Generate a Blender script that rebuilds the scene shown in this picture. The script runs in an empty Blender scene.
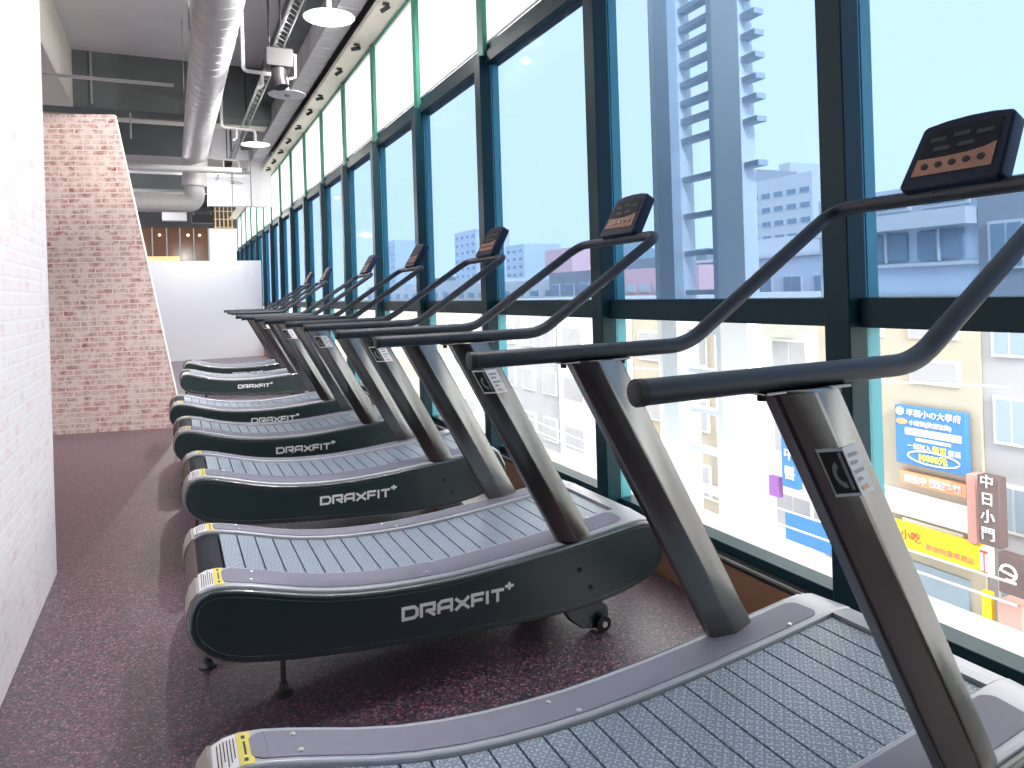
import bpy, bmesh, math, random
from mathutils import Vector, Matrix
random.seed(7)
PI = math.pi
scn = bpy.context.scene
COL = scn.collection

# ------------------------------------------------------------------ materials
def nodes(m):
    m.use_nodes = True
    nt = m.node_tree
    return nt, nt.nodes, nt.links

def mat(name, col, rough=.5, metal=0., spec=.5, noise=0., nscale=20., bump=0., bscale=200., coat=0.):
    m = bpy.data.materials.new(name)
    nt, N, L = nodes(m)
    b = N['Principled BSDF']
    b.inputs['Base Color'].default_value = (*col, 1)
    b.inputs['Roughness'].default_value = rough
    b.inputs['Metallic'].default_value = metal
    b.inputs['Specular IOR Level'].default_value = spec
    b.inputs['Coat Weight'].default_value = coat
    if noise or bump:
        tc = N.new('ShaderNodeTexCoord')
    if noise:
        n = N.new('ShaderNodeTexNoise'); n.inputs['Scale'].default_value = nscale
        n.inputs['Detail'].default_value = 4
        L.new(tc.outputs['Object'], n.inputs['Vector'])
        mx = N.new('ShaderNodeMix'); mx.data_type = 'RGBA'
        mx.inputs['A'].default_value = (*[c*(1-noise) for c in col], 1)
        mx.inputs['B'].default_value = (*[min(1, c*(1+noise)) for c in col], 1)
        L.new(n.outputs['Fac'], mx.inputs['Factor'])
        L.new(mx.outputs['Result'], b.inputs['Base Color'])
    if bump:
        n2 = N.new('ShaderNodeTexNoise'); n2.inputs['Scale'].default_value = bscale
        L.new(tc.outputs['Object'], n2.inputs['Vector'])
        bp = N.new('ShaderNodeBump'); bp.inputs['Strength'].default_value = bump
        bp.inputs['Distance'].default_value = .002
        L.new(n2.outputs['Fac'], bp.inputs['Height']); L.new(bp.outputs['Normal'], b.inputs['Normal'])
    return m

def emis(name, col, s):
    m = bpy.data.materials.new(name); nt, N, L = nodes(m)
    b = N['Principled BSDF']
    b.inputs['Base Color'].default_value = (*col, 1)
    b.inputs['Emission Color'].default_value = (*col, 1)
    b.inputs['Emission Strength'].default_value = s
    return m

def brick_mat(name, c1, c2, mortar, wash, wash_amt, bw=.165, rh=.058):
    m = bpy.data.materials.new(name); nt, N, L = nodes(m)
    b = N['Principled BSDF']; b.inputs['Roughness'].default_value = .75
    b.inputs['Specular IOR Level'].default_value = .3
    tc = N.new('ShaderNodeTexCoord'); sp = N.new('ShaderNodeSeparateXYZ'); cb = N.new('ShaderNodeCombineXYZ')
    L.new(tc.outputs['Object'], sp.inputs[0]); L.new(sp.outputs['X'], cb.inputs['X']); L.new(sp.outputs['Z'], cb.inputs['Y'])
    # wobble
    wn = N.new('ShaderNodeTexNoise'); wn.inputs['Scale'].default_value = 30
    L.new(cb.outputs[0], wn.inputs['Vector'])
    sc = N.new('ShaderNodeVectorMath'); sc.operation = 'SCALE'; sc.inputs['Scale'].default_value = .012
    L.new(wn.outputs['Color'], sc.inputs[0])
    ad = N.new('ShaderNodeVectorMath'); ad.operation = 'ADD'
    L.new(cb.outputs[0], ad.inputs[0]); L.new(sc.outputs[0], ad.inputs[1])
    br = N.new('ShaderNodeTexBrick')
    br.inputs['Scale'].default_value = 1; br.inputs['Brick Width'].default_value = bw
    br.inputs['Row Height'].default_value = rh; br.inputs['Mortar Size'].default_value = .0075
    br.inputs['Mortar Smooth'].default_value = .3
    br.inputs['Color1'].default_value = (*c1, 1); br.inputs['Color2'].default_value = (*c2, 1)
    br.inputs['Mortar'].default_value = (*mortar, 1); br.inputs['Bias'].default_value = 0
    L.new(ad.outputs[0], br.inputs['Vector'])
    n = N.new('ShaderNodeTexNoise'); n.inputs['Scale'].default_value = 9; n.inputs['Detail'].default_value = 8
    n.inputs['Roughness'].default_value = .75
    L.new(cb.outputs[0], n.inputs['Vector'])
    rp = N.new('ShaderNodeValToRGB')
    rp.color_ramp.elements[0].position = .5 - wash_amt*.35; rp.color_ramp.elements[0].color = (0, 0, 0, 1)
    rp.color_ramp.elements[1].position = .66 - wash_amt*.25; rp.color_ramp.elements[1].color = (1, 1, 1, 1)
    L.new(n.outputs['Fac'], rp.inputs[0])
    mx = N.new('ShaderNodeMix'); mx.data_type = 'RGBA'
    L.new(rp.outputs[0], mx.inputs['Factor']); L.new(br.outputs['Color'], mx.inputs['A'])
    mx.inputs['B'].default_value = (*wash, 1)
    L.new(mx.outputs['Result'], b.inputs['Base Color'])
    bp = N.new('ShaderNodeBump'); bp.inputs['Strength'].default_value = .3; bp.inputs['Distance'].default_value = .004
    bp.invert = True
    L.new(br.outputs['Fac'], bp.inputs['Height']); L.new(bp.outputs['Normal'], b.inputs['Normal'])
    return m

def floor_mat():
    m = bpy.data.materials.new('speckled_rubber'); nt, N, L = nodes(m)
    b = N['Principled BSDF']; b.inputs['Roughness'].default_value = .5
    b.inputs['Specular IOR Level'].default_value = .6
    b.inputs['Coat Weight'].default_value = .8; b.inputs['Coat Roughness'].default_value = .36; b.inputs['Coat IOR'].default_value = 1.7
    tc = N.new('ShaderNodeTexCoord')
    v = N.new('ShaderNodeTexVoronoi'); v.inputs['Scale'].default_value = 150
    L.new(tc.outputs['Object'], v.inputs['Vector'])
    s = N.new('ShaderNodeSeparateColor'); L.new(v.outputs['Color'], s.inputs[0])
    rp = N.new('ShaderNodeValToRGB'); rp.color_ramp.interpolation = 'CONSTANT'
    e = rp.color_ramp.elements
    e[0].position = 0; e[0].color = (.026, .020, .036, 1)
    e[1].position = .42; e[1].color = (.075, .050, .088, 1)
    for p, c in ((.62, (.27, .08, .135)), (.80, (.14, .10, .155)), (.93, (.45, .25, .32))):
        k = e.new(p); k.color = (*c, 1)
    L.new(s.outputs[0], rp.inputs[0])
    n = N.new('ShaderNodeTexNoise'); n.inputs['Scale'].default_value = 1.3
    L.new(tc.outputs['Object'], n.inputs['Vector'])
    mx = N.new('ShaderNodeMix'); mx.data_type = 'RGBA'; mx.blend_type = 'MULTIPLY'; mx.inputs['Factor'].default_value = .35
    L.new(rp.outputs[0], mx.inputs['A']); L.new(n.outputs['Fac'], mx.inputs['B'])
    L.new(mx.outputs['Result'], b.inputs['Base Color'])
    bp = N.new('ShaderNodeBump'); bp.inputs['Strength'].default_value = .25; bp.inputs['Distance'].default_value = .002
    L.new(s.outputs[1], bp.inputs['Height']); L.new(bp.outputs['Normal'], b.inputs['Normal'])
    return m

def tread_mat():
    """belt slat rubber with a raised chequer-plate pattern of alternating dashes"""
    m = bpy.data.materials.new('chequer_rubber'); nt, N, L = nodes(m)
    b = N['Principled BSDF']; b.inputs['Roughness'].default_value = .34
    b.inputs['Specular IOR Level'].default_value = .7
    tc = N.new('ShaderNodeTexCoord')
    mp = N.new('ShaderNodeMapping'); mp.inputs['Scale'].default_value = (1, 1, 0)
    L.new(tc.outputs['Object'], mp.inputs['Vector'])
    def rot(a):
        r = N.new('ShaderNodeMapping'); r.inputs['Rotation'].default_value = (0, 0, a)
        L.new(mp.outputs[0], r.inputs['Vector']); return r
    def dash(a):
        r = rot(a); br = N.new('ShaderNodeTexBrick'); br.offset = .5
        br.inputs['Scale'].default_value = 1; br.inputs['Brick Width'].default_value = .017
        br.inputs['Row Height'].default_value = .0105; br.inputs['Mortar Size'].default_value = .0034
        br.inputs['Mortar Smooth'].default_value = .2
        L.new(r.outputs[0], br.inputs['Vector'])
        inv = N.new('ShaderNodeMath'); inv.operation = 'SUBTRACT'; inv.inputs[0].default_value = 1
        L.new(br.outputs['Fac'], inv.inputs[1]); return inv
    d1, d2 = dash(PI/4), dash(-PI/4)
    ck = N.new('ShaderNodeTexChecker'); ck.inputs['Scale'].default_value = 70
    r0 = rot(0); L.new(r0.outputs[0], ck.inputs['Vector'])
    mx = N.new('ShaderNodeMix'); mx.data_type = 'FLOAT'
    L.new(ck.outputs['Fac'], mx.inputs['Factor']); L.new(d1.outputs[0], mx.inputs['A']); L.new(d2.outputs[0], mx.inputs['B'])
    cm = N.new('ShaderNodeMix'); cm.data_type = 'RGBA'
    cm.inputs['A'].default_value = (.25, .31, .38, 1); cm.inputs['B'].default_value = (.52, .60, .69, 1)
    L.new(mx.outputs['Result'], cm.inputs['Factor']); L.new(cm.outputs['Result'], b.inputs['Base Color'])
    bp = N.new('ShaderNodeBump'); bp.inputs['Strength'].default_value = .5; bp.inputs['Distance'].default_value = .002
    L.new(mx.outputs['Result'], bp.inputs['Height']); L.new(bp.outputs['Normal'], b.inputs['Normal'])
    return m

def glass_mat(name, tint, refl=.06):
    m = bpy.data.materials.new(name); nt, N, L = nodes(m)
    N.remove(N['Principled BSDF']); out = N['Material Output']
    t = N.new('ShaderNodeBsdfTransparent'); t.inputs[0].default_value = (*tint, 1)
    g = N.new('ShaderNodeBsdfGlossy'); g.inputs['Roughness'].default_value = .03
    fr = N.new('ShaderNodeFresnel'); fr.inputs[0].default_value = 1.3
    ml = N.new('ShaderNodeMath'); ml.operation = 'MULTIPLY'; ml.inputs[1].default_value = .07
    L.new(fr.outputs[0], ml.inputs[0])
    mx = N.new('ShaderNodeMixShader')
    L.new(ml.outputs[0], mx.inputs[0]); L.new(t.outputs[0], mx.inputs[1]); L.new(g.outputs[0], mx.inputs[2])
    L.new(mx.outputs[0], out.inputs['Surface'])
    return m

def blind_mat():
    m = bpy.data.materials.new('translucent_blind'); nt, N, L = nodes(m)
    N.remove(N['Principled BSDF']); out = N['Material Output']
    d = N.new('ShaderNodeBsdfDiffuse'); d.inputs[0].default_value = (.85, .86, .83, 1)
    t = N.new('ShaderNodeBsdfTranslucent'); t.inputs[0].default_value = (.97, .98, .94, 1)
    mx = N.new('ShaderNodeMixShader'); mx.inputs[0].default_value = .75
    L.new(d.outputs[0], mx.inputs[1]); L.new(t.outputs[0], mx.inputs[2]); L.new(mx.outputs[0], out.inputs['Surface'])
    return m

M = {}
M['floor'] = floor_mat()
M['tread'] = tread_mat()
M['brick'] = brick_mat('whitewashed_brick', (.40, .13, .11), (.60, .30, .26), (.92, .85, .80), (.90, .76, .71), .36)
M['brick_pale'] = brick_mat('pale_brick', (.80, .50, .48), (.88, .72, .70), (.93, .91, .91), (.92, .88, .88), .62)
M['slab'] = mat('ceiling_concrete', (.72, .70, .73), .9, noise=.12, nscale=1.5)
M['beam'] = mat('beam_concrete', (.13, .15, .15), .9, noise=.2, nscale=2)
M['drywall'] = mat('white_drywall', (.86, .86, .91), .8)
M['cream'] = mat('cream_paint', (.72, .69, .62), .7, noise=.06, nscale=6)
M['duct'] = mat('duct_white', (.66, .64, .64), .5, metal=.1, noise=.08, nscale=9)
M['duct_grey'] = mat('duct_grey', (.42, .42, .45), .6, noise=.1, nscale=5)
M['duct_side'] = mat('duct_side_paint', (.12, .12, .15), .7)
M['pipe'] = mat('pipe_white', (.72, .72, .72), .4)
M['pipe_grey'] = mat('pipe_grey', (.3, .32, .32), .5)
M['black'] = mat('black_fixture', (.012, .012, .015), .5)
M['teal'] = mat('teal_aluminium', (.003, .036, .050), .45, spec=.3)
M['mint'] = mat('mint_aluminium', (.12, .48, .57), .4)
M['teal_lit'] = mat('teal_aluminium_backlit', (.035, .22, .16), .45)  # same mullion teal, light coming through the blinds put into the colour
M['glass_mid'] = glass_mat('blue_tinted_glass', (.385, .462, .56))
M['glass_low'] = glass_mat('clear_glass', (.84, .84, .83))
M['glass_up'] = glass_mat('upper_glass', (.8, .8, .78))
M['blind'] = blind_mat()
M['brown'] = mat('brown_board', (.36, .19, .11), .55, noise=.1, nscale=4)
M['silver'] = mat('silver_rail', (.6, .6, .6), .3, metal=.8)
M['white'] = mat('white_paint', (.85, .85, .85), .5)
M['dark_wall'] = mat('dark_wall', (.04, .04, .045), .8)
# treadmill
M['panel'] = mat('panel_plastic', (.014, .034, .038), .30, spec=1.0, bump=.12, bscale=900, coat=.6)
M['panel_rim'] = mat('panel_rim', (.03, .04, .045), .35, spec=.5)
M['frame'] = mat('frame_grey', (.50, .51, .56), .38, metal=.25, spec=.6)
M['pad'] = mat('pad_rubber', (.26, .255, .33), .55, bump=.3, bscale=1500)
M['endcap'] = mat('end_cap_plastic', (.34, .29, .26), .35)
M['roller'] = mat('roller_guard', (.11, .075, .065), .5, spec=.3)
M['gap'] = mat('belt_black', (.012, .013, .017), .5)
M['entry'] = mat('belt_entry', (.014, .018, .028), .6, spec=.25)
M['post'] = mat('post_black', (.23, .228, .22), .22, metal=.95, spec=.5, bump=.1, bscale=1200)
M['rail'] = mat('rail_foam', (.024, .034, .050), .42, spec=.5, bump=.2, bscale=900)
M['bolt'] = mat('bolt_steel', (.65, .65, .65), .3, metal=.9)
M['foot'] = mat('foot_zinc', (.10, .10, .10), .35, metal=.6)
M['logo'] = mat('logo_silver', (.88, .89, .90), .5)
M['label_w'] = mat('label_white', (.85, .84, .86), .5)
M['label_y'] = mat('label_yellow', (.85, .72, .15), .5)
M['label_g'] = mat('label_grey', (.30, .31, .31), .5)
M['label_k'] = mat('label_black', (.012, .012, .012), .4)
M['label_o'] = mat('label_orange', (.80, .42, .20), .5)
M['console'] = mat('console_plastic', (.008, .018, .05), .5, spec=.3)
M['readout'] = mat('readout_grey', (.07, .08, .095), .5, spec=.2)
M['screen'] = mat('lcd_dark', (.02, .025, .035), .55, spec=.15)
M['copper'] = mat('copper_panel', (.46, .26, .19), .6, spec=.2)
M['button'] = mat('button_black', (.01, .01, .02), .3)
# outside
M['o_white'] = mat('o_white', (.68, .68, .68), .8)
M['o_beige'] = mat('o_beige_tile', (.43, .39, .32), .85, noise=.12, nscale=1.5)
M['o_grey'] = mat('o_grey', (.36, .37, .40), .85, noise=.12, nscale=1.2)
M['o_blueg'] = mat('o_bluegrey', (.62, .68, .76), .85, noise=.12, nscale=1)  # on the distant buildings the bluish haze is put into this colour
M['o_glass'] = mat('o_window_glass', (.26, .34, .42), .3)
M['o_pink'] = mat('o_pink', (.88, .56, .56), .8)
M['o_steel'] = mat('o_steel', (.92, .93, .94), .5, metal=.1)
M['o_steel2'] = mat('o_steel_dark', (.62, .68, .74), .5, metal=.1)
M['o_street'] = mat('o_asphalt', (.30, .30, .31), .9)
M['s_blue'] = mat('sign_blue', (.05, .20, .48), .5)
M['s_yellow'] = mat('sign_yellow', (.95, .72, .02), .5)
M['s_red'] = mat('sign_red', (.72, .08, .10), .5)
M['s_orange'] = mat('sign_orange', (.80, .34, .18), .5)
M['s_brown'] = mat('sign_brown', (.13, .09, .09), .5)
M['s_purple'] = mat('sign_purple', (.30, .12, .42), .5)
M['s_green'] = mat('awning_green', (.70, .74, .35), .6)
M['s_salmon'] = mat('salmon_pillar', (.62, .32, .28), .8)
M['gold'] = mat('brass_lattice', (.65, .45, .18), .4, metal=.5)
M['amber'] = mat('amber_glass', (.12, .055, .025), .15)

# ------------------------------------------------------------------ mesh helpers
class MB:
    def __init__(s): s.v = []; s.f = []
    def add(s, vs, fs):
        o = len(s.v); s.v += [tuple(p) for p in vs]; s.f += [tuple(o+i for i in f) for f in fs]
    def box(s, x0, x1, y0, y1, z0, z1, mtx=None):
        vs = [(x, y, z) for x in (x0, x1) for y in (y0, y1) for z in (z0, z1)]
        if mtx: vs = [mtx @ Vector(p) for p in vs]
        s.add(vs, [(0, 1, 3, 2), (4, 6, 7, 5), (0, 4, 5, 1), (2, 3, 7, 6), (0, 2, 6, 4), (1, 5, 7, 3)])
    def prism(s, pts, fn, a, b):
        """pts: 2D outline; fn(p,t)->3D; extruded between t=a and t=b"""
        n = len(pts)
        s.add([fn(p, a) for p in pts] + [fn(p, b) for p in pts],
              [tuple(range(n))[::-1], tuple(range(n, 2*n))] + [(i, (i+1) % n, n+(i+1) % n, n+i) for i in range(n)])
    def tube(s, path, r, seg=14, cap=True, r1=None):
        P = [Vector(p) for p in path]; n = len(P)
        T = [(P[min(i+1, n-1)]-P[max(i-1, 0)]).normalized() for i in range(n)]
        up = Vector((0, 0, 1)) if abs(T[0].z) < .9 else Vector((1, 0, 0))
        a = T[0].cross(up).normalized(); vs = []
        for i in range(n):
            a = (a - T[i]*a.dot(T[i])).normalized(); b = T[i].cross(a)
            rr = r if r1 is None else r + (r1-r)*i/(n-1)
            vs += [P[i]+(a*math.cos(2*PI*k/seg)+b*math.sin(2*PI*k/seg))*rr for k in range(seg)]
        fs = [(i*seg+k, i*seg+(k+1) % seg, (i+1)*seg+(k+1) % seg, (i+1)*seg+k) for i in range(n-1) for k in range(seg)]
        if cap: fs += [tuple(range(seg))[::-1], tuple(range((n-1)*seg, n*seg))]
        s.add(vs, fs)
    def lathe(s, prof, c, seg=32, axis='z'):
        """prof: list (r, h)"""
        n = len(prof); vs = []
        for r, h in prof:
            for k in range(seg):
                x, y = r*math.cos(2*PI*k/seg), r*math.sin(2*PI*k/seg)
                p = (x, y, h) if axis == 'z' else ((x, h, y) if axis == 'y' else (h, x, y))
                vs.append((c[0]+p[0], c[1]+p[1], c[2]+p[2]))
        fs = [(i*seg+k, i*seg+(k+1) % seg, (i+1)*seg+(k+1) % seg, (i+1)*seg+k) for i in range(n-1) for k in range(seg)]
        fs += [tuple(range(seg))[::-1], tuple(range((n-1)*seg, n*seg))]
        s.add(vs, fs)
    def build(s, name, m, parent=None, bevel=0., smooth=False, seg=2, mx=None):
        me = bpy.data.meshes.new(name); me.from_pydata([tuple(v) for v in s.v], [], s.f)
        bm = bmesh.new(); bm.from_mesh(me)
        bmesh.ops.recalc_face_normals(bm, faces=bm.faces)
        if mx: bmesh.ops.transform(bm, matrix=mx, verts=bm.verts)
        bm.to_mesh(me); bm.free()
        me.materials.append(m if not isinstance(m, str) else M[m])
        if smooth:
            for p in me.polygons: p.use_smooth = True
            me.set_sharp_from_angle(angle=math.radians(38))
        o = bpy.data.objects.new(name, me); COL.objects.link(o)
        if parent: o.parent = parent
        if bevel:
            b = o.modifiers.new('bevel', 'BEVEL'); b.width = bevel; b.segments = seg; b.limit_method = 'ANGLE'
            b.angle_limit = math.radians(35); b.harden_normals = False
            for p in me.polygons: p.use_smooth = True
            me.set_sharp_from_angle(angle=math.radians(50))
        return o

def bx(name, m, x0, x1, y0, y1, z0, z1, parent=None, bevel=0.):
    b = MB(); b.box(x0, x1, y0, y1, z0, z1); return b.build(name, m, parent, bevel)

def empty(name, loc=(0, 0, 0)):
    o = bpy.data.objects.new(name, None); COL.objects.link(o); o.location = loc; o.empty_display_size = .1; return o

def tag(o, label=None, cat=None, group=None, kind=None):
    if label: o['label'] = label
    if cat: o['category'] = cat
    if group: o['group'] = group
    if kind: o['kind'] = kind
    return o

def struct(o): o['kind'] = 'structure'; return o

def fillet(pts, rs, n=8):
    out = [Vector(pts[0])]
    for i in range(1, len(pts)-1):
        p, a, b = Vector(pts[i]), Vector(pts[i-1]), Vector(pts[i+1])
        da, db = (a-p).normalized(), (b-p).normalized()
        ang = da.angle(db); d = min(rs[i-1]/math.tan(ang/2), (a-p).length*.48, (b-p).length*.48)
        p0, p1 = p+da*d, p+db*d
        for k in range(n+1):
            t = k/n; out.append(p0*(1-t)**2 + p*2*t*(1-t) + p1*t*t)
    out.append(Vector(pts[-1])); return out

def text_mesh(name, s, size, m, parent, mtx, depth=.002, align='LEFT', bold=0.):
    c = bpy.data.curves.new(name, 'FONT'); c.body = s; c.size = size; c.extrude = depth; c.align_x = align
    c.offset = bold; c.resolution_u = 2
    t = bpy.data.objects.new('tmp', c); COL.objects.link(t)
    bpy.context.view_layer.update()
    me = bpy.data.meshes.new_from_object(t.evaluated_get(bpy.context.evaluated_depsgraph_get()))
    bpy.data.objects.remove(t); bpy.data.curves.remove(c)
    me.name = name; me.transform(mtx); me.materials.clear(); me.materials.append(M[m])
    o = bpy.data.objects.new(name, me); COL.objects.link(o)
    if parent: o.parent = parent
    return o

def basis(origin, ex, ey):
    ex = Vector(ex).normalized(); ey = Vector(ey).normalized(); ez = ex.cross(ey)
    m = Matrix((ex, ey, ez)).transposed().to_4x4(); m.translation = Vector(origin); return m

# ------------------------------------------------------------------ treadmill (local x=length, y=width, z=up)
W = .75
FW = .165
TOP = [(.012, .42), (.024, .456), (.045, .480), (.075, .492), (.105, .494), (.15, .488), (.2, .476), (.27, .456), (.35, .433),
       (.44, .412), (.54, .396), (.64, .386), (.75, .380), (.87, .378), (.98, .382), (1.1, .389), (1.22, .399), (1.34, .410),
       (1.46, .422), (1.56, .433), (1.64, .442), (1.70, .445), (1.735, .438), (1.762, .417)]
BOT = [(1.80, .335), (1.805, .290), (1.79, .250), (1.763, .222), (1.70, .186), (1.6, .160), (1.492, .145), (1.38, .138), (1.2, .137),
       (1.058, .143), (.85, .156), (.678, .170), (.5, .186), (.344, .204), (.24, .221), (.17, .236), (.11, .256), (.062, .288), (.028, .327), (.01, .375)]
PROF = TOP + BOT
def ztop(u):
    for a, b in zip(TOP, TOP[1:]):
        if a[0] <= u <= b[0]:
            t = (u-a[0])/(b[0]-a[0]); return a[1]+(b[1]-a[1])*t
    return TOP[-1][1] if u > 1 else TOP[0][1]
def slope(u): return (ztop(u+.02)-ztop(u-.02))/.04
def inset(prof, d):
    n = len(prof); out = []
    for i in range(n):
        a, p, b = Vector(prof[i-1]), Vector(prof[i]), Vector(prof[(i+1) % n])
        t = (b-a).normalized(); nrm = Vector((t.y, -t.x))   # clockwise outline: interior on right
        out.append(tuple(p+nrm*d))
    return out
XZ = lambda p, t: (p[0], t, p[1])

def strip(mb, us, v0, v1, lift, thick):
    """slab following the deck curve"""
    n = len(us); vs = []
    for u in us:
        s = slope(u); l = math.hypot(1, s); nx, nz = -s/l, 1/l
        for v in (v0, v1):
            for d in (lift, lift-thick):
                vs.append((u+nx*d, v, ztop(u)+nz*d+rz(v)))
    fs = []
    for i in range(n-1):
        a, b = i*4, (i+1)*4
        fs += [(a, b, b+2, a+2), (a+1, a+3, b+3, b+1), (a, a+1, b+1, b), (a+2, b+2, b+3, a+3)]
    fs += [(0, 2, 3, 1), ((n-1)*4, (n-1)*4+1, (n-1)*4+3, (n-1)*4+2)]
    mb.add(vs, fs)

RISE = .010
def rz(v):
    q = min(v, W-v); return RISE*max(0, min(1, (q-.022)/(FW-.024))) if q < FW+.001 else RISE
def lin(a, b, n): return [a+(b-a)*i/(n-1) for i in range(n)]

def stroke(mb, pts, w, fn, d0=0., d1=.003):
    """thick polyline of quads in a 2D plane with mitred joints"""
    P = [Vector(p) for p in pts]; n = len(P); L_, R_ = [], []
    closed = (P[0]-P[-1]).length < 1e-6
    if closed: P = P[:-1]; n -= 1
    for i in range(n):
        if closed: a, b = P[i-1], P[(i+1) % n]; d1_, d2_ = (P[i]-a).normalized(), (b-P[i]).normalized()
        else:
            d1_ = (P[i]-P[i-1]).normalized() if i else (P[1]-P[0]).normalized()
            d2_ = (P[i+1]-P[i]).normalized() if i < n-1 else d1_
        t = (d1_+d2_).normalized(); nn = Vector((-t.y, t.x)); k = max(.5, nn.dot(Vector((-d1_.y, d1_.x))))
        L_.append(P[i]+nn*w/2/k); R_.append(P[i]-nn*w/2/k)
    rng = range(n) if closed else range(n-1)
    for i in rng:
        j = (i+1) % n
        mb.prism([L_[i], L_[j], R_[j], R_[i]], fn, d0, d1)

# wide squared letters, unit height 1
LET = {
 'D': [[(0, .1), (0, .9), (.75, .9), (.95, .7), (.95, .3), (.75, .1), (0, .1)]],
 'R': [[(0, 0), (0, .9), (.9, .9), (.9, .42), (.3, .42)], [(.45, .42), (.95, 0)]],
 'A': [[(0, 0), (0, .7), (.2, .9), (.9, .9), (.9, 0)], [(.0, .38), (.9, .38)]],
 'X': [[(0, 0), (.38, .36), (.62, .36), (1.0, 0)], [(0, .9), (.38, .54), (.62, .54), (1.0, .9)], [(.38, .45), (.62, .45)]],
 'F': [[(0, 0), (0, .9), (.85, .9)], [(0, .45), (.75, .45)]],
 'I': [[(0, 0), (0, 1.0)]],
 'T': [[(0, .9), (.95, .9)], [(.475, .9), (.475, 0)]],
 '+': [[(0, .5), (.8, .5)], [(.4, .1), (.4, .9)]],
}
def logo(parent, x0, z0, width, hgt, tilt):
    adv = {'D': 1.22, 'R': 1.2, 'A': 1.16, 'X': 1.22, 'F': 1.08, 'I': .3, 'T': 1.12, '+': .8}
    word = 'DRAXFIT'; tot = sum(adv[c] for c in word)+.62
    sx = width/tot; mb = MB(); cx = 0
    fn = lambda p, t: (x0+(p[0])*math.cos(tilt)-p[1]*math.sin(tilt), t, z0+p[0]*math.sin(tilt)+p[1]*math.cos(tilt))
    for c in word:
        for s in LET[c]: stroke(mb, [((cx+.09+a*.98)*sx, b*hgt) for a, b in s], hgt*.24, fn, -.0022, .001)
        cx += adv[c]
    for s in LET['+']: stroke(mb, [((cx+.0+a*.8)*sx, hgt*(.72+b*.72)) for a, b in s], hgt*.21, fn, -.0022, .001)
    return mb.build('logo', 'logo', parent)

SEC = [(-.076, -.016), (-.006, -.040), (.076, -.016), (.076, .016), (-.006, .040), (-.076, .016)]
PB, PT = Vector((1.415, 0, .375)), Vector((.970, 0, 1.208))
def post_pt(q, z):
    t = (z-PB.z)/(PT.z-PB.z); return PB.x+(PT.x-PB.x)*t + q[0]

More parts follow.
